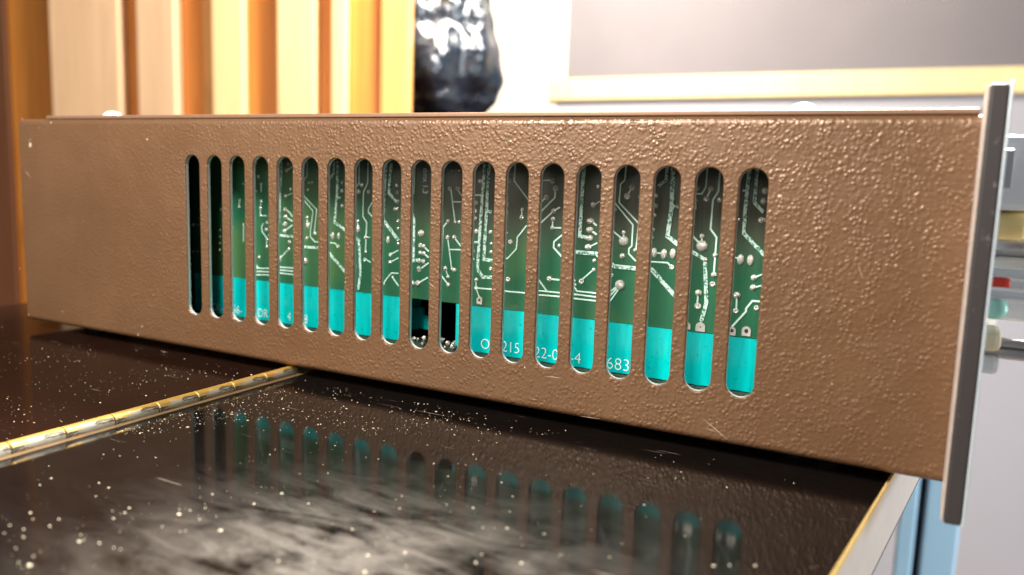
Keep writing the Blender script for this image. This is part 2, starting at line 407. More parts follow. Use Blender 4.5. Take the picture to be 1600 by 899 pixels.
# dust grains on the lacquer
def grain(bm, x, y, z, r, st=1.0, ang=0.0):
    r_ = bmesh.ops.create_icosphere(bm, subdivisions=1, radius=r)
    R = Matrix.Rotation(ang, 3, 'Z')
    for v_ in r_['verts']:
        c = v_.co*random.uniform(0.75, 1.2); c = R @ Vector((c.x*st, c.y, c.z*0.6)); v_.co = c+Vector((x, y, z))
bm = bmesh.new()
def inview(px, py): return at(px, py, 2, TZ)
big_ = [(280, 805, .42), (344, 830, .36), (440, 772, .30), (155, 755, .22), (170, 763, .26), (80, 748, .22), (78, 823, .28), (195, 802, .24), (46, 885, .42), (150, 776, .16), (177, 811, .22), (312, 812, .2), (332, 773, .2), (397, 788, .24), (482, 788, .24), (550, 828, .26), (570, 895, .3), (435, 877, .22), (633, 865, .26), (700, 745, .26), (728, 727, .2), (744, 718, .2), (743, 880, .3), (815, 881, .32), (850, 835, .2), (1013, 748, .16), (1056, 748, .22), (1068, 748, .16), (1136, 762, .18), (1064, 738, .16), (678, 725, .2), (668, 696, .16), (600, 689, .14), (748, 689, .14), (1115, 885, .3), (1140, 884, .28), (1070, 838, .16), (1180, 885, .34), (575, 869, .26), (585, 800, .18), (37, 840, .2), (290, 830, .16), (215, 715, .12), (225, 690, .1)]
for px, py, r in big_:
    p = inview(px, py); grain(bm, p.x, p.y, p.z+r*0.0003, r*0.00085, random.uniform(1, 1.7), random.uniform(0, 3))
n = 0
while n < 1500:
    px, py = random.uniform(0, 1300), random.uniform(500, 899)
    p = inview(px, py)
    if p.y > -0.001 or p.x > 0.3 or p.x < -0.05 or abs(p.x-0.1333) < 0.005: continue
    if n % 4 and py > 680: continue
    dens = (1.0 if px < 800 else 0.3)*(0.45 if p.x < 0.13 else 1.0)*max(0.08, min(1.0, 0.5+1.6*noise.noise(Vector((p.x*45, p.y*45, 1)))))
    if random.random() > dens: continue
    r = 0.000045+0.00014*random.random()**4
    grain(bm, p.x, p.y, p.z+r*0.4, r, random.choice((1, 1, 1, 2.2)), random.gauss(0.1, 0.4)); n += 1
tag(obj('dust', bm, DUST), 'pale dust grains scattered over the black lacquered table', 'dust', kind='stuff')

# ================================================================== RACK UNIT
L, H = 0.3155, 0.076
X0, DP, ZT, ZB, SR = 0.093443, 0.00994014, 0.06434, 0.01182, 0.0032
W = 0.43
unit = thing('rack_unit', (0.1578, 0.215, TZ), 'brown hammer-finished steel rack unit with nineteen vent slots and green circuit board inside', 'rack unit')
OFF = Matrix.Translation(-Vector(unit.location))
def up(name, bm, mat, parent=None, smooth=False):
    o = obj(name, bm, mat, None, smooth)
    p = parent or unit
    o.parent = p
    o.matrix_parent_inverse = OFF if p is unit else Matrix()
    return o
def slot_loop(cx, r, yy, seg=20):
    pts = []
    zt, zb = ZT-SR, ZB+SR
    for k in range(seg+1):
        a = math.pi*k/seg; pts.append((cx+r*math.cos(a), yy, zt+r*math.sin(a)))
    for k in range(seg+1):
        a = math.pi+math.pi*k/seg; pts.append((cx+r*math.cos(a), yy, zb+r*math.sin(a)))
    return pts
BR = 0.0019         # bend radius
bm = bmesh.new()
def loopv(pts): return [bm.verts.new(p) for p in pts]
def loope(vs): return [bm.edges.new((vs[i], vs[(i+1) % len(vs)])) for i in range(len(vs))]
# front cap
outer = []
zs0, zs1 = BR, H-BR
cr = 0.0022
rc = [(cr, zs0), (L, zs0), (L, zs1), (cr, zs1)]
outer_pts = [(0.0016, 0, zs0), (L, 0, zs0), (L, 0, zs1), (0.0016, 0, zs1)]
ov = loopv(outer_pts); E_ = loope(ov)
slots = []
lip = 0.00035
for i in range(19):
    vs = loopv(slot_loop(X0+i*DP, SR+lip, 0)); E_ += loope(vs); slots.append(vs)
bmesh.ops.triangle_fill(bm, use_beauty=True, use_dissolve=False, edges=E_, normal=(0, -1, 0))
for f_ in list(bm.faces):      # drop any faces that closed a slot
    c = f_.calc_center_median()
    for i in range(19):
        cx = X0+i*DP
        if abs(c.x-cx) < SR and ZB+SR < c.z < ZT-SR and all(abs(v_.co.x-cx) < SR+lip+1e-5 for v_ in f_.verts):
            bm.faces.remove(f_); break
# rolled slot lips
for i, vs in enumerate(slots):
    prev = vs
    for t in (0.33, 0.66, 1.0):
        a = t*math.pi/2
        cur = loopv(slot_loop(X0+i*DP, SR+lip*(1-math.sin(a)), lip*(1-math.cos(a))))
        for k in range(len(cur)): bm.faces.new((prev[k], prev[(k+1) % len(cur)], cur[(k+1) % len(cur)], cur[k]))
        prev = cur
# bends top and bottom, flanges, left corner bend
def strip(prof_yz, x0, x1):
    a = [bm.verts.new((x0, y_, z_)) for y_, z_ in prof_yz]; b = [bm.verts.new((x1, y_, z_)) for y_, z_ in prof_yz]
    for k in range(len(a)-1): bm.faces.new((a[k], b[k], b[k+1], a[k+1]))
arc = [(BR-BR*math.cos(t*math.pi/16), H-BR+BR*math.sin(t*math.pi/16)) for t in range(9)]
strip(arc+[(W-0.0002, H)], 0.0016, L)
arc = [(BR-BR*math.cos(t*math.pi/16), BR-BR*math.sin(t*math.pi/16)) for t in range(9)]
strip(arc+[(W-0.0002, 0)], 0.0016, L)
cv = [[bm.verts.new((0.0016-0.0016*math.sin(t*math.pi/16), 0.0016-0.0016*math.cos(t*math.pi/16), z_)) for t in range(9)] for z_ in (zs0, zs1)]
for k in range(8): bm.faces.new((cv[0][k], cv[0][k+1], cv[1][k+1], cv[1][k]))
# corner fill (sphere-like) top and bottom at the left end
for sgn, zc in ((1, H-BR), (-1, BR)):
    g = [[bm.verts.new((0.0016-0.0016*math.sin(t*math.pi/16)*math.cos(u*math.pi/16), BR-BR*math.cos(t*math.pi/16)*math.cos(u*math.pi/16), zc+sgn*BR*math.sin(u*math.pi/16))) for t in range(9)] for u in range(9)]
    for u in range(8):
        for t in range(8):
            q = (g[u][t], g[u][t+1], g[u+1][t+1], g[u+1][t])
            if len({tuple(round(c, 9) for c in v_.co) for v_ in q}) == 4: bm.faces.new(q)
            else:
                pass
# rear skin
box(bm, -0.0000, 0.0006, 0.0016, W-0.0002, 0.0014, H-0.0014)
box(bm, 0.0, L, W-0.0001, W+0.001, 0.0, H)
bmesh.ops.remove_doubles(bm, verts=bm.verts, dist=2e-6)
# paint chips and scratches, read off the photograph
NF = len(bm.faces)
for x, y_, r_ in ((230, 218, 2.6), (98, 487, 1.6), (240, 461, 1.3), (222, 510, 2.2), (216, 523, 2.4), (80, 192, 2.5), (62, 200, 1.3), (1218, 306, 2.4), (540, 441, 1.5), (820, 574, 1.5), (31, 420, 1.6), (45, 492, 1.8), (35, 186, 1.6), (1216, 330, 1.0), (420, 250, 1.2), (130, 345, 1.0), (176, 392, 1.0), (1300, 600, 1.2), (1120, 660, 1.2), (700, 590, 1.2)):
    p = at(x, y_, 1, 0.0); n_ = 9; R_ = r_*0.00017
    vs = [bm.verts.new((p.x+R_*random.uniform(0.6, 1.3)*math.cos(2*math.pi*k/n_), -0.00006, p.z+R_*random.uniform(0.5, 0.9)*math.sin(2*math.pi*k/n_))) for k in range(n_)]
    bm.faces.new(vs).material_index = 1
for x0_, y0_, x1_, y1_, w_ in ((38, 264, 49, 279, 1.0), (44, 223, 50, 216, 0.8), (668, 440, 682, 452, 0.9), (1096, 652, 1140, 690, 0.8), (850, 588, 880, 592, 0.8), (1100, 668, 1122, 676, 0.6), (250, 548, 262, 551, 0.7), (905, 650, 940, 655, 0.6), (1340, 410, 1350, 440, 0.5)):
    a, b = at(x0_, y0_, 1, 0.0), at(x1_, y1_, 1, 0.0); d_ = (b-a).normalized(); nn = Vector((-d_.z, 0, d_.x))*w_*0.00009; m_ = (a+b)/2+nn*random.uniform(-2, 2)
    yo = Vector((0, -0.00005, 0))
    v4 = [bm.verts.new(q+yo) for q in (a, m_-nn, b, m_+nn)]; bm.faces.new(v4).material_index = 1
case = up('case', bm, PAINT); case.data.materials.append(plain('bare_chip', (0.60, 0.46, 0.34), 0.4, 0.2))
# bare cut walls of the slots
bm = bmesh.new()
for i in range(19):
    a = [bm.verts.new(p) for p in slot_loop(X0+i*DP, SR, lip)]
    b = [bm.verts.new(p) for p in slot_loop(X0+i*DP, SR, 0.00125)]
    c = [bm.verts.new(p) for p in slot_loop(X0+i*DP, SR+0.0003, 0.00145)]
    for k in range(len(a)):
        k2 = (k+1) % len(a)
        bm.faces.new((a[k], a[k2], b[k2], b[k])); bm.faces.new((b[k], b[k2], c[k2], c[k]))
up('slot_edges', bm, CUT)
# inner lining (back of the panel), floor and partition
bm = bmesh.new()
ov = [bm.verts.new(p) for p in ((0.002, 0.00145, 0.002), (L-0.001, 0.00145, 0.002), (L-0.001, 0.00145, H-0.002), (0.002, 0.00145, H-0.002))]
E_ = [bm.edges.new((ov[k], ov[(k+1) % 4])) for k in range(4)]
for i in range(19):
    vs = [bm.verts.new(p) for p in slot_loop(X0+i*DP, SR+0.0003, 0.00145)]; E_ += [bm.edges.new((vs[k], vs[(k+1) % len(vs)])) for k in range(len(vs))]
bmesh.ops.triangle_fill(bm, use_beauty=True, use_dissolve=False, edges=E_, normal=(0, -1, 0))
for f_ in list(bm.faces):
    c = f_.calc_center_median()
    for i in range(19):
        cx = X0+i*DP
        if abs(c.x-cx) < SR and ZB+SR < c.z < ZT-SR and all(abs(v_.co.x-cx) < SR+0.0003+1e-5 for v_ in f_.verts):
            bm.faces.remove(f_); break
box(bm, 0.002, L-0.002, 0.002, W-0.002, 0.0006, 0.0016)
box(bm, 0.002, L-0.002, 0.002, W-0.002, H-0.0018, H-0.0008)
box(bm, 0.0015, 0.003, 0.002, W-0.002, 0.002, H-0.002)
box(bm, 0.0035, L-0.002, 0.075, 0.077, 0.002, H-0.002)
up('lining', bm, INNER)
# lid on top with screws
bm = bmesh.new(); box(bm, 0.016, L-0.0005, 0.0012, W-0.003, H+0.0001, H+0.0013, bev=0.0003); up('lid', bm, LID)
sd = None
for sx, sy in ((0.0385, 0.012), (0.2800, 0.011), (0.0385, W-0.015), (0.2800, W-0.015)):
    bm = bmesh.new()
    lathe(bm, [(0.0034, 0), (0.0034, 0.0004), (0.0031, 0.0011), (0.0022, 0.0019), (0.0011, 0.0023), (0, 0.0024)], Matrix.Translation((sx, sy, H+0.0013)), 28)
    up('screw', bm, SCREW, None, True)
# feet
for fx in (0.02, 0.285):
    for fy in (0.02, 0.40):
        bm = bmesh.new(); lathe(bm, [(0.008, 0), (0.008, 0.0031)], Matrix.Translation((fx, fy, TZ+0.0001)), 20); up('foot', bm, DARK)

# ---- circuit board
D = 0.018
pcb = bmesh.new()
hx0, hx1 = at(633, 480, 1, D).x, at(724, 480, 1, D).x
tz0, tz1 = 0.0090, 0.0226      # teal band
bx0, bx1, bz1 = 0.0722, 0.302, 0.0715
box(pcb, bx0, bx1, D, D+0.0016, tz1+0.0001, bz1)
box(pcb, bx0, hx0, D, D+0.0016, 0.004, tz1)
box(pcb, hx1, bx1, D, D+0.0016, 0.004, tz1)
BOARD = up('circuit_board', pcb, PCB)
def ub(name, bm, mat, smooth=False):
    return up(name, bm, mat, BOARD, smooth)
# teal strips and the rough lower margin
for xa_, xb_ in ((bx0+0.0012, hx0-0.0003), (hx1-0.0022, bx1-0.003)):
    bm = bmesh.new(); nseg = 90
    top = []; bot = []
    for k in range(nseg+1):
        x_ = xa_+(xb_-xa_)*k/nseg
        j = noise.noise(Vector((x_*900, 3, 0)))*0.00018+noise.noise(Vector((x_*300, 7, 0)))*0.0002
        t_ = noise.noise(Vector((x_*700, 9, 0)))*0.00008
        top.append((x_, tz1+t_)); bot.append((x_, tz0+j))
    y0_, y1_ = D-0.0005, D-0.0001
    A = [bm.verts.new((x_, y0_, z_)) for x_, z_ in top]; B = [bm.verts.new((x_, y0_, z_)) for x_, z_ in bot]
    A2 = [bm.verts.new((x_, y1_, z_)) for x_, z_ in top]; B2 = [bm.verts.new((x_, y1_, z_)) for x_, z_ in bot]
    for k in range(nseg):
        bm.faces.new((A[k], A[k+1], B[k+1], B[k])); bm.faces.new((A[k], A2[k], A2[k+1], A[k+1])); bm.faces.new((B[k], B[k+1], B2[k+1], B2[k]))
    bm.faces.new((A[0], B[0], B2[0], A2[0])); bm.faces.new((A[-1], A2[-1], B2[-1], B[-1]))
    ub('teal_strip', bm, TEAL)
bm = bmesh.new()
box(bm, bx0, hx0-0.0003, D-0.0004, D-0.00005, 0.0036, tz0-0.0004); box(bm, hx1, bx1, D-0.0004, D-0.00005, 0.0036, tz0-0.0004)
ub('lower_margin', bm, EDGE)

# crops: (ox, oy, scale) used while reading the board off the photograph
CR = {'A': (280, 230, 4.994), 'B': (280, 400, 4.994), 'C': (580, 240, 4.994), 'D': (580, 420, 4.994), 'E': (880, 240, 4.563), 'F': (880, 430, 4.563)}
def cp(c, x, y):
    ox, oy, s_ = CR[c]; return ox+x/s_, oy+y/s_
def bp(c, x, y):
    p = at(*cp(c, x, y), 1, D); return Vector((p.x, p.z))
def mpp(c, x, y):         # metres per crop pixel, vertical
    return abs(bp(c, x, y+5).y-bp(c, x, y-5).y)/10
TR = {'A': [
 (22, 800, 110, 792, 330, 780, 600), (8, 1000, 110, 998, 230, 975, 260, 972, 380, 1075, 490, 1055, 670),
 (8, 960, 395, 1045, 500, 1025, 660, 1025, 700, 1060, 740, 1215, 750, 1240, 775),
 (18, 1210, 115, 1205, 210, 1150, 285), (24, 1238, 110, 1235, 350, 1215, 590, 1300, 650), (20, 1235, 395, 1262, 395),
 (9, 1405, 110, 1405, 280, 1375, 330), (10, 1475, 120, 1472, 280, 1440, 350, 1435, 540, 1465, 590, 1460, 700, 1455, 820),
 (9, 1510, 430, 1480, 480, 1478, 510, 1510, 545), (8, 660, 595, 645, 620, 648, 660, 685, 710, 685, 770),
 (20, 700, 685, 890, 698, 965, 780, 1085, 788, 1140, 790, 1190, 849, 1300, 980), (22, 1365, 700, 1405, 730, 1412, 849, 1418, 979, 1400, 1110),
 (8, 790, 870, 855, 798), (12, 840, 490, 870, 520, 885, 545), (12, 835, 547, 885, 580), (12, 825, 655, 885, 610), (8, 640, 290, 642, 350),
 (8, 835, 380, 885, 362), (8, 845, 180, 890, 150), (8, 640, 425, 636, 535, 685, 537), (8, 472, 418, 470, 467), (8, 1455, 705, 1490, 705),
 (8, 1200, 693, 1160, 685), (8, 1000, 550, 1005, 610), (8, 1395, 580, 1395, 638), (7, 505, 600, 505, 740)],
'B': [(9, 560, 96, 700, 98, 780, 88, 900, 96), (9, 560, 120, 700, 125, 780, 110, 900, 121), (9, 560, 148, 700, 150, 780, 135, 900, 147),
 (6, 585, 50, 617, 92), (7, 1375, 85, 1370, 165), (8, 1450, 20, 1495, 52), (9, 1560, 265, 1605, 215), (6, 985, 45, 965, 95)],
'C': [(26, 122, 80, 100, 400, 98, 520, 215, 680), (26, 158, 75, 145, 240, 143, 310, 200, 378), (10, 345, 90, 335, 310, 310, 338),
 (30, 320, 470, 335, 520, 330, 835, 385, 838), (10, 625, 285, 655, 525), (10, 637, 378, 705, 378), (10, 670, 275, 710, 332),
 (12, 597, 535, 562, 575, 545, 947, 600, 1023), (10, 598, 660, 630, 900), (10, 617, 750, 700, 752), (10, 648, 655, 700, 722),
 (28, 888, 80, 858, 499, 831, 904, 873, 966, 950, 968), (28, 922, 85, 905, 400, 881, 826, 950, 839),
 (14, 800, 325, 868, 325), (14, 845, 215, 880, 212), (26, 910, 455, 942, 455), (24, 780, 700, 845, 695), (16, 820, 605, 850, 605),
 (12, 1125, 85, 1118, 215, 1225, 358), (12, 1215, 562, 1142, 655, 1135, 745, 1065, 820, 1020, 820),
 (12, 1320, 212, 1405, 208), (13, 1440, 270, 1435, 345, 1330, 450, 1325, 480, 1300, 510), (13, 1475, 420, 1425, 450, 1312, 555, 1312, 600),
 (12, 1368, 342, 1305, 400), (12, 1420, 515, 1415, 580, 1485, 582), (14, 1490, 638, 1428, 690, 1425, 735, 1490, 808),
 (10, 150, 790, 215, 755), (10, 150, 850, 215, 815), (12, 405, 720, 450, 765), (12, 410, 780, 450, 812), (12, 395, 895, 450, 855), (9, 1180, 440, 1175, 500)],
'D': [(12, 820, 152, 930, 160, 1022, 174, 1180, 188, 1285, 203, 1455, 217, 1600, 236), (12, 1230, 160, 1285, 170, 1455, 187, 1600, 204),
 (12, 1270, 35, 1375, 178), (14, 1385, 80, 1470, 88), (9, 822, 88, 820, 150, 850, 235), (10, 65, 165, 130, 70, 160, 35, 215, 38),
 (10, 168, 68, 215, 135), (12, 365, 115, 445, 70), (8, 585, 10, 602, 65), (14, 1560, 80, 1600, 130)],
'E': [(16, 118, 110, 88, 300, 75, 600, 68, 690), (28, 152, 85, 120, 590, 190, 605), (30, 60, 703, 235, 715, 335, 780, 365, 805, 510, 820, 630, 825, 820, 1040),
 (12, 450, 85, 440, 190, 410, 220, 400, 350, 540, 500, 520, 690), (12, 355, 335, 498, 510, 490, 660, 470, 680, 468, 715, 515, 765, 620, 772, 745, 780, 775, 810),
 (12, 340, 540, 420, 608), (24, 745, 85, 735, 190, 680, 235), (34, 785, 85, 775, 380, 745, 590, 820, 650), (24, 785, 380, 825, 380),
 (13, 1030, 95, 1018, 240, 990, 288, 930, 288), (15, 1120, 115, 1108, 270, 1070, 330, 1052, 540, 1095, 600, 1085, 730, 1075, 860), (14, 905, 565, 975, 645),
 (26, 900, 688, 1012, 758), (30, 1012, 760, 1018, 930, 1022, 1067, 975, 1237), (14, 945, 320, 945, 400), (30, 1330, 105, 1300, 400, 1290, 570, 1450, 742),
 (28, 1385, 95, 1365, 350, 1430, 420), (14, 1280, 265, 1305, 265), (10, 215, 370, 262, 342), (12, 130, 905, 225, 822), (10, 650, 710, 718, 712), (12, 1360, 885, 1430, 860),
 (13, 492, 240, 457, 305), (13, 1055, 250, 1020, 325), (15, 200, 480, 240, 515), (15, 195, 545, 240, 580), (12, 185, 668, 245, 638), (12, 432, 565, 432, 625), (12, 990, 590, 990, 660), (10, 1220, 742, 1265, 752)],
'F': [(12, 235, 130, 100, 115, 70, 70), (11, 218, 130, 325, 128, 395, 72), (12, 40, 131, 218, 155, 325, 160, 400, 76), (12, 40, 163, 218, 183, 330, 195, 408, 85),
 (13, 963, 130, 957, 225), (13, 1240, 150, 1235, 250), (12, 1355, 25, 1420, -5), (12, 1355, 92, 1420, 74), (15, 1205, 368, 1305, 260, 1305, 240, 1350, 185, 1420, 190)]}
bw, bf = bmesh.new(), bmesh.new()
def ribbon(bm, pts, wd, th, z):
    n_ = len(pts); Lf, Rt = [], []
    for i in range(n_):
        d0 = (pts[i]-pts[i-1]).normalized() if i else None
        d1 = (pts[i+1]-pts[i]).normalized() if i < n_-1 else None
        d = (d0+d1).normalized() if d0 and d1 else (d0 or d1)
        nn = Vector((-d.y, d.x)); kk = 1.0
        if d0 and d1: kk = 1/max(0.5, abs(nn.dot(Vector((-d0.y, d0.x)))))
        e = 0
        Lf.append(pts[i]+nn*wd/2*kk); Rt.append(pts[i]-nn*wd/2*kk)
    y_ = D-th-z; yb = D-0.00001
    bev = min(wd*0.2, 0.00008)
    rows = []
    for i in range(n_):
        l_, r_ = Lf[i], Rt[i]; u = (r_-l_).normalized()*bev
        rows.append([bm.verts.new((l_.x, yb, l_.y)), bm.verts.new((l_.x, y_+bev, l_.y)), bm.verts.new(((l_+u).x, y_, (l_+u).y)),
                     bm.verts.new(((r_-u).x, y_, (r_-u).y)), bm.verts.new((r_.x, y_+bev, r_.y)), bm.verts.new((r_.x, yb, r_.y))])
    for a, b in zip(rows, rows[1:]):
        for k in range(5): bm.faces.new((a[k], a[k+1], b[k+1], b[k]))
    bm.faces.new(rows[0]); bm.faces.new(list(reversed(rows[-1])))
idx = 0
for c, lst in TR.items():
    for t in lst:
        pts = [bp(c, t[i], t[i+1]) for i in range(1, len(t)-1, 2)]
        wd = t[0]*mpp(c, t[1], t[2])*0.98; idx += 1
        ribbon(bw if t[0] >= 18 else bf, pts, wd, 0.00022 if t[0] >= 18 else 0.00018, (idx % 40)*0.0000022)
tr = ub('copper_traces', bw, TIN)
ft = bpy.data.meshes.new('fine'); bmesh.ops.recalc_face_normals(bf, faces=bf.faces)
for f_ in bf.faces: f_.material_index = 1
bf.to_mesh(ft); bf.free(); bm = bmesh.new(); bm.from_mesh(tr.data); bm.from_mesh(ft); bm.to_mesh(tr.data); bm.free(); bpy.data.meshes.remove(ft)
tr.data.materials.append(FINE)

PD = {'A': [(110, 607, 15), (145, 607, 9), (78, 497, 9), (152, 500, 8), (152, 553, 9), (108, 815, 9), (143, 815, 9), (88, 862, 9), (325, 487, 11), (318, 650, 10), (318, 700, 11), (318, 750, 12), (318, 803, 11), (467, 118, 7), (497, 285, 9), (472, 418, 12), (470, 467, 13), (412, 623, 14), (502, 603, 9), (605, 125, 10), (618, 230, 12), (642, 290, 12), (600, 343, 11), (640, 425, 14), (635, 478, 14), (638, 535, 12), (685, 590, 12), (680, 645, 16), (685, 720, 12), (685, 778, 13), (625, 860, 14), (850, 130, 13), (838, 182, 16), (830, 383, 14), (830, 490, 20), (830, 547, 20), (828, 603, 21), (822, 657, 20), (860, 742, 16), (857, 798, 15), (870, 330, 13), (790, 870, 13, 1.8), (1010, 275, 14), (1037, 275, 13), (1005, 335, 12), (1000, 550, 14), (1005, 610, 19, 1.5), (998, 712, 15), (1060, 675, 18), (1165, 680, 12), (1200, 693, 15, 1.9), (1245, 695, 15, 1.9), (1240, 775, 15), (1272, 277, 15), (1272, 340, 15), (1270, 460, 16), (1425, 295, 18), (1402, 348, 19), (1478, 350, 17), (1395, 580, 14), (1395, 638, 21, 1.4), (1455, 705, 17), (1405, 730, 13), (1455, 820, 14), (1450, 880, 16), (985, 890, 26)],
'B': [(90, 65, 9), (1375, 85, 15), (1370, 165, 15), (1580, 100, 15), (1580, 180, 15), (595, 150, 7)],
'C': [(200, 250, 16), (205, 305, 16), (205, 375, 18), (195, 435, 26, 0.7), (210, 525, 12), (210, 585, 12), (88, 670, 18, 1.7), (133, 675, 17, 1.9), (210, 705, 12), (150, 790, 16), (148, 850, 16), (390, 625, 29), (383, 718, 19), (410, 724, 18), (383, 775, 19), (410, 782, 19), (375, 838, 19), (407, 842, 19), (372, 897, 19), (615, 275, 20), (675, 272, 20), (600, 530, 17), (655, 535, 14), (687, 537, 14), (598, 655, 19), (648, 655, 19), (580, 897, 19), (632, 900, 14, 0.8), (625, 130, 11), (690, 130, 11), (1075, 215, 22), (1062, 398, 16), (1058, 465, 14), (1180, 440, 17), (1175, 500, 20), (1050, 622, 19), (1040, 690, 16), (1088, 690, 20), (1038, 780, 18), (1038, 850, 14), (850, 215, 17), (820, 385, 19), (815, 450, 19), (808, 510, 19), (822, 608, 20), (795, 765, 18), (792, 828, 18), (932, 615, 18), (938, 705, 14), (935, 770, 16), (932, 900, 14), (1415, 215, 24), (1440, 272, 26), (1368, 340, 23), (1322, 345, 15), (1425, 450, 22), (1420, 512, 20), (1415, 580, 19), (1310, 605, 16), (1467, 720, 15), (1300, 865, 10)],
'D': [(822, 88, 18), (820, 150, 18), (1068, 85, 21), (1390, 80, 23), (1580, 95, 20), (168, 68, 12), (320, 115, 24), (365, 115, 24), (375, 10, 18), (600, 65, 17), (603, 127, 19), (650, 12, 19), (75, 90, 13)],
'E': [(250, 235, 15), (215, 365, 21), (195, 482, 30, 0.75), (190, 545, 30, 0.75), (190, 605, 30, 0.75), (178, 668, 28, 0.8), (222, 765, 16), (218, 830, 15), (492, 240, 25), (457, 305, 25), (545, 310, 14), (370, 400, 15), (432, 565, 17), (432, 625, 37), (422, 732, 21), (512, 690, 14), (665, 300, 17), (662, 372, 17), (650, 440, 19), (640, 545, 17), (632, 603, 17), (650, 708, 24, 1.5), (718, 718, 24, 1.6), (783, 715, 24, 1.6), (775, 812, 19), (955, 250, 19), (1055, 250, 21), (1020, 325, 23), (1115, 330, 20), (945, 335, 18), (990, 590, 19), (990, 660, 42), (1012, 758, 19), (1085, 725, 19), (1075, 865, 21), (1440, 265, 27), (1430, 340, 25), (1415, 475, 23), (1440, 475, 15), (1255, 470, 13), (1265, 757, 25, 1.6), (1335, 762, 25, 1.6), (340, 870, 19)],
'F': [(70, 40, 19), (130, 45, 21), (405, 72, 38), (965, 128, 25), (960, 222, 25), (1070, 0, 16), (1065, 65, 21), (1240, 145, 26), (1232, 255, 21), (1360, 20, 23), (1355, 90, 23), (1378, 235, 20)]}
flat = []
pads = []
for c, lst in PD.items():
    for t in lst:
        p = bp(c, t[0], t[1]); r = t[2]*mpp(c, t[0], t[1]); pads.append((p, r, t[3] if len(t) > 3 else 1.0))
pads.sort(key=lambda q: -q[1])
def joint_mesh(variant):
    bm = bmesh.new()
    if variant == 0: pr = [(1, 0), (0.97, 0.16), (0.8, 0.36), (0.55, 0.50), (0.34, 0.60), (0.30, 1.0), (0.18, 1.12), (0, 1.14)]
    elif variant == 1: pr = [(1, 0), (0.95, 0.2), (0.78, 0.44), (0.5, 0.6), (0.2, 0.66), (0, 0.67)]
    else: pr = [(1, 0), (0.95, 0.18), (0.75, 0.34), (0.45, 0.34), (0.36, 0.14), (0, 0.08)]
    off = {0: (0.12, -0.1), 1: (0, 0.1), 2: (0, 0)}[variant]
    lathe(bm, pr, Matrix(((1, 0, off[0], 0), (0, 0, -1, 0), (0, 1, off[1], 0), (0, 0, 0, 1))), 18, cap=False)
    me = bpy.data.meshes.new('solder_joint'); bmesh.ops.recalc_face_normals(bm, faces=bm.faces); bm.to_mesh(me); bm.free()
    me.polygons.foreach_set('use_smooth', [True]*len(me.polygons)); me.materials.append(SOLDER); return me
JM = [joint_mesh(k) for k in range(3)]
rest = bmesh.new()
for i, (p, r, el) in enumerate(pads):
    vrt = 1 if el > 1.2 or r > 0.0011 else (0, 0, 2, 0, 1)[i % 5]
    sc3 = Vector((r if el >= 1 else r, r*0.9, r*el))
    if i < 99:
        o = bpy.data.objects.new('solder_joint', JM[vrt]); C.objects.link(o); o.parent = BOARD
        o.location = (p.x, D-0.00002, p.y); o.scale = sc3
    else:
        mt = Matrix.Translation((p.x, D-0.00002, p.y)) @ Matrix.Diagonal((*sc3, 1))
        tmp = bmesh.new(); tmp.from_mesh(JM[vrt]); bmesh.ops.transform(tmp, matrix=mt, verts=tmp.verts)
        me = bpy.data.meshes.new('t'); tmp.to_mesh(me); tmp.free(); rest.from_mesh(me); bpy.data.meshes.remove(me)
o = ub('small_solder_joints', rest, SOLDER, True); o['kind'] = 'stuff'
# ringed pads above the teal strip
def ring(c, x, y, ro, ri, tail):
    p = bp(c, x, y); k_ = mpp(c, x, y); ro *= k_; ri *= k_; tail *= k_
    bm = bmesh.new(); n_ = 24; y_ = D-0.0003
    inn, out, outb = [], [], []
    for k in range(n_):
        a = 2*math.pi*k/n_; cx_, sz = math.cos(a), math.sin(a)
        inn.append(bm.verts.new((p.x+ri*cx_, y_, p.y+ri*sz*1.1)))
        zz = p.y+ro*sz if sz > 0 else p.y+(-tail if sz < -0.35 else -tail*abs(sz)/0.35)
        xx = p.x+(ro*cx_ if sz > -0.35 else ro*(1 if cx_ > 0 else -1)*min(1, abs(cx_)*1.07+0.05*(1-abs(cx_))))
        out.append(bm.verts.new((xx, y_, zz))); outb.append(bm.verts.new((xx, D-0.00001, zz)))
    for k in range(n_):
        k2 = (k+1) % n_
        bm.faces.new((inn[k], inn[k2], out[k2], out[k])); bm.faces.new((out[k], out[k2], outb[k2], outb[k]))
    o = ub('ring_pad', bm, SOLDER)
    bm = bmesh.new(); lathe(bm, [(ri*1.02, 0), (0, 0.00001)], along((p.x, D-0.00028, p.y), (0, -1, 0)), 16, False); h_ = up('hole', bm, INNER, o)
ring('D', 848, 245, 25, 10, 32); ring('F', 1307, 398, 32, 14, 36); ring('F', 1205, 395, 27, 12, 34); ring('F', 980, 370, 34, 5, 32); ring('F', 888, 360, 22, 6, 26)

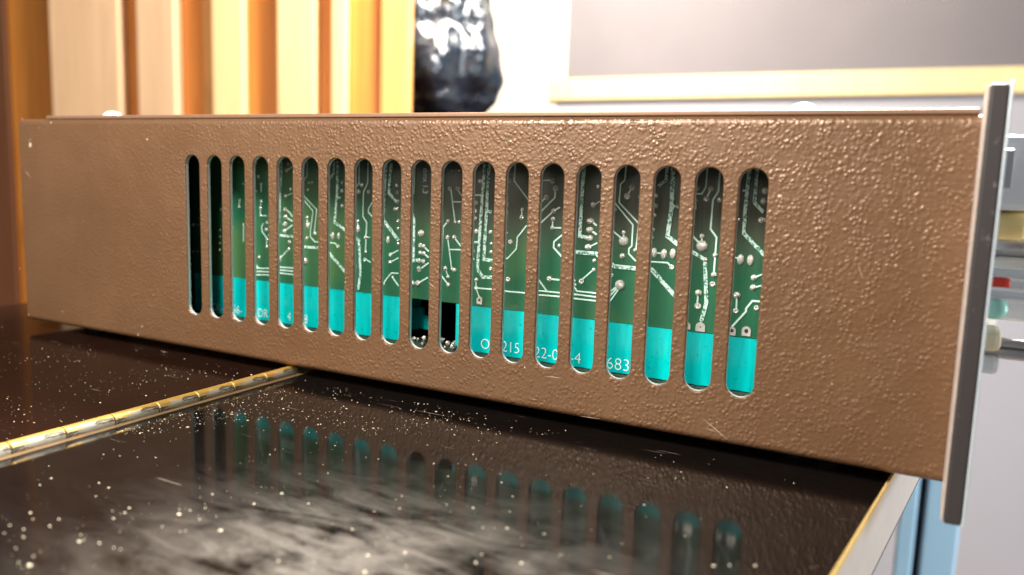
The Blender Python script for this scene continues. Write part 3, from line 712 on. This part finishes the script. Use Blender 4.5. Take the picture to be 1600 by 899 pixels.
# writing on the board
def text(body, px, py, hpx, name='lettering', rot=0, sx=1.0, wt=0.018, par=None, yy=None):
    """px,py = left end of the baseline in the photograph, hpx = cap height there"""
    yy = D-0.00062 if yy is None else yy
    p = at(px, py, 1, yy); hgt = abs(at(px, py-hpx, 1, yy).z-p.z)
    cu = bpy.data.curves.new(name, 'FONT'); cu.body = body; cu.size = hgt/0.70; cu.offset = -wt*cu.size; cu.resolution_u = 3
    cu.extrude = 0.00003
    tmp = bpy.data.objects.new('t', cu); C.objects.link(tmp)
    me = bpy.data.meshes.new_from_object(tmp.evaluated_get(bpy.context.evaluated_depsgraph_get()))
    bpy.data.objects.remove(tmp); bpy.data.curves.remove(cu)
    me.transform(Matrix.Translation(p) @ Matrix.Rotation(rot, 4, 'Y') @ Matrix.Rotation(math.pi/2, 4, 'X') @ Matrix.Diagonal((sx, 1, 1, 1)))
    me.name = name; me.materials.clear()
    o = link(name, me, INK, par or BOARD)
    return o
K = 1600/180
def k3(x, y): return 320+x/K, 460+y/K
text('CK-', *k3(92, 222), 12, sx=0.85); text('56-', *k3(383, 262), 13, sx=0.86)
text('-DR', *k3(703, 308), 13.5, sx=0.80); text('4', *k3(1145, 362), 13.5, sx=0.8); text('8', *k3(1374, 402), 14, sx=0.85)
def kd(x, y): return cp('D', x, y)
text('O', *kd(850, 622), 16.5, sx=0.9); text('215', *kd(1016, 645), 17, sx=0.88); text('22-0', *kd(1268, 690), 17.5, sx=0.92)
text('-4', *cp('F', 44, 622), 17.5, sx=0.95); text('683', *cp('F', 302, 665), 19, sx=0.98)
text('dmx 1.3', 661.5, 262.5, 9.5, rot=math.pi/2, sx=0.92, wt=-0.006, yy=D-0.0001)

# things seen through the notch of the board: teal blocks further in, solder scraps at the bottom
def notch_box(c, x0, y0, x1, y1, yy, mat, th=0.002):
    a, b = at(*cp(c, x0, y0), 1, yy), at(*cp(c, x1, y1), 1, yy)
    bm = bmesh.new(); box(bm, min(a.x, b.x), max(a.x, b.x), yy, yy+th, min(a.z, b.z), max(a.z, b.z), bev=0.0002); up('inner_block', bm, mat)
notch_box('D', 285, 195, 360, 480, 0.030, TEAL); notch_box('D', 352, 300, 392, 465, 0.027, TEAL); notch_box('D', 385, 360, 450, 480, 0.028, TEAL)
notch_box('D', 285, 300, 352, 470, 0.026, TEAL)
bm = bmesh.new()
for (x, y_, r) in ((330, 545, 14), (365, 550, 12), (415, 545, 19), (400, 585, 9), (545, 565, 24), (600, 582, 16), (640, 600, 24), (575, 615, 10), (650, 570, 8)):
    p = at(*cp('D', x, y_), 1, D-0.001); q = bmesh.ops.create_icosphere(bm, subdivisions=2, radius=r*0.00017/4.0*0.95)
    for v_ in q['verts']:
        v_.co = v_.co*(1+0.9*noise.noise(v_.co*9000+Vector((x, y_, 0))))+p
up('solder_scraps', bm, SOLDER)
p0, p1 = at(*cp('D', 280, 575), 1, D), at(*cp('D', 700, 640), 1, D)
bm = bmesh.new(); box(bm, hx0-0.001, hx1+0.001, D-0.0004, D+0.001, 0.0036, 0.0098); up('lower_margin', bm, EDGE)

# ---- face plate with ears
PX0, PX1 = L+0.0001, L+0.0034
fp0, fp1 = -0.0155, 0.448
bm = bmesh.new(); box(bm, PX0+0.0003, PX1, fp0, fp1, -0.0027, 0.0802, bev=0.0004); FP = up('face_plate', bm, FACE_EDGE)
bm = bmesh.new(); box(bm, PX0-0.0002, PX0+0.00025, fp0+0.0003, -0.0004, -0.0024, 0.0799, bev=0.0001); up('plate_backing', bm, FACE_BACK, FP)
bm = bmesh.new(); box(bm, PX1+0.0001, PX1+0.0006, fp0-0.0002, fp1, -0.0029, 0.0806, bev=0.0003); up('silver_bezel', bm, SILVER, FP)
# controls on the front, seen edge-on
def ctrl(name, y, z, r, length, mat, prof=None, n_=24, x0=None):
    bm = bmesh.new(); l_ = length
    pr = prof or [(r*0.9, 0), (r, 0.0006), (r, l_-0.0008), (r*0.8, l_), (0, l_)]
    lathe(bm, pr, along((x0 or PX1+0.0011, y, z), (1, 0, 0)), n_); return up(name, bm, mat, FP, True)
def cbox(name, px0, py0, px1, py1, yy, mat, dy=0.02, bev=0.0006):
    a, b = at(px0, py0, 1, yy), at(px1, py1, 1, yy)
    bm = bmesh.new(); box(bm, PX1+0.0011, max(a.x, b.x), yy, yy+dy, min(a.z, b.z), max(a.z, b.z), bev=bev); return up(name, bm, mat, FP)
YC = 0.03
def zc(px, py, yy=YC): return at(px, py, 1, yy).z
def xl(px, py=400, yy=YC): return at(px, py, 1, yy).x-(PX1+0.0011)
cbox('meter_housing', 1500, 210, 1640, 332, 0.02, WHITE, 0.03, 0.0015)
cbox('meter_seal', 1500, 232, 1580, 296, 0.012, GREY, 0.004, 0.0004)
ctrl('knob', YC, zc(1580, 349), 0.0036, xl(1625), YEL); ctrl('knob', YC-0.006, zc(1580, 354, YC-0.006), 0.0030, xl(1594), YEL)
ctrl('knob', YC+0.01, zc(1590, 385), 0.0035, xl(1640), GREY)
cbox('switch_block', 1500, 398, 1660, 512, 0.035, WHITE, 0.03, 0.003)
for k in range(4): cbox('ridge', 1500, 416+k*17, 1625+k*4, 421+k*17, 0.0335, WHITE, 0.002, 0.0004)
rb = cbox('red_button', 1500, 437, 1579, 446, 0.012, RED, 0.006, 0.001)
ctrl('indicator_lamp', 0.014, zc(1560, 483, 0.014), 0.0023, xl(1577, 480, 0.014), MINT, [(0.0023, 0), (0.0023, xl(1577, 480, 0.014)-0.0018), (0.0017, xl(1577, 480, 0.014)-0.0006), (0, xl(1577, 480, 0.014))])
cbox('socket', 1500, 512, 1563, 552, 0.014, CREAM, 0.010, 0.0012); cbox('socket', 1500, 552, 1560, 588, 0.016, WHITE, 0.010, 0.0012)
ctrl('lever', 0.02, zc(1590, 538, 0.02), 0.0011, 0.03, GREY); ctrl('lever', 0.02, zc(1590, 555, 0.02), 0.0013, 0.03, GREY)

# blue stand upright seen below the case on the right
BLUE = plain('sky_blue_paint', (0.45, 0.72, 0.92), 0.4, nscale=30, var=0.08)
yb_ = 0.55
A0 = at(1402, 820, 1, yb_).x; A1 = at(1431, 820, 1, yb_).x; A2 = at(1443, 820, 1, yb_).x; A3 = at(1500, 820, 1, yb_).x
bs = thing('blue_stand', ((A0+A3)/2, yb_, -0.75), 'sky blue metal upright with a dark central groove, below the right end of the case', 'stand')
for nm, b, m_ in (('upright', (A0, A1, yb_, yb_+0.03, -0.73, -0.03), BLUE), ('upright', (A2, A3, yb_, yb_+0.03, -0.73, -0.03), BLUE), ('groove', (A1, A2, yb_+0.012, yb_+0.025, -0.73, -0.035), DARK), ('base', (A0-0.08, A3+0.08, yb_-0.08, yb_+0.11, -0.75, -0.73), BLUE)):
    child_box(nm, b, m_, bs, 0.002)
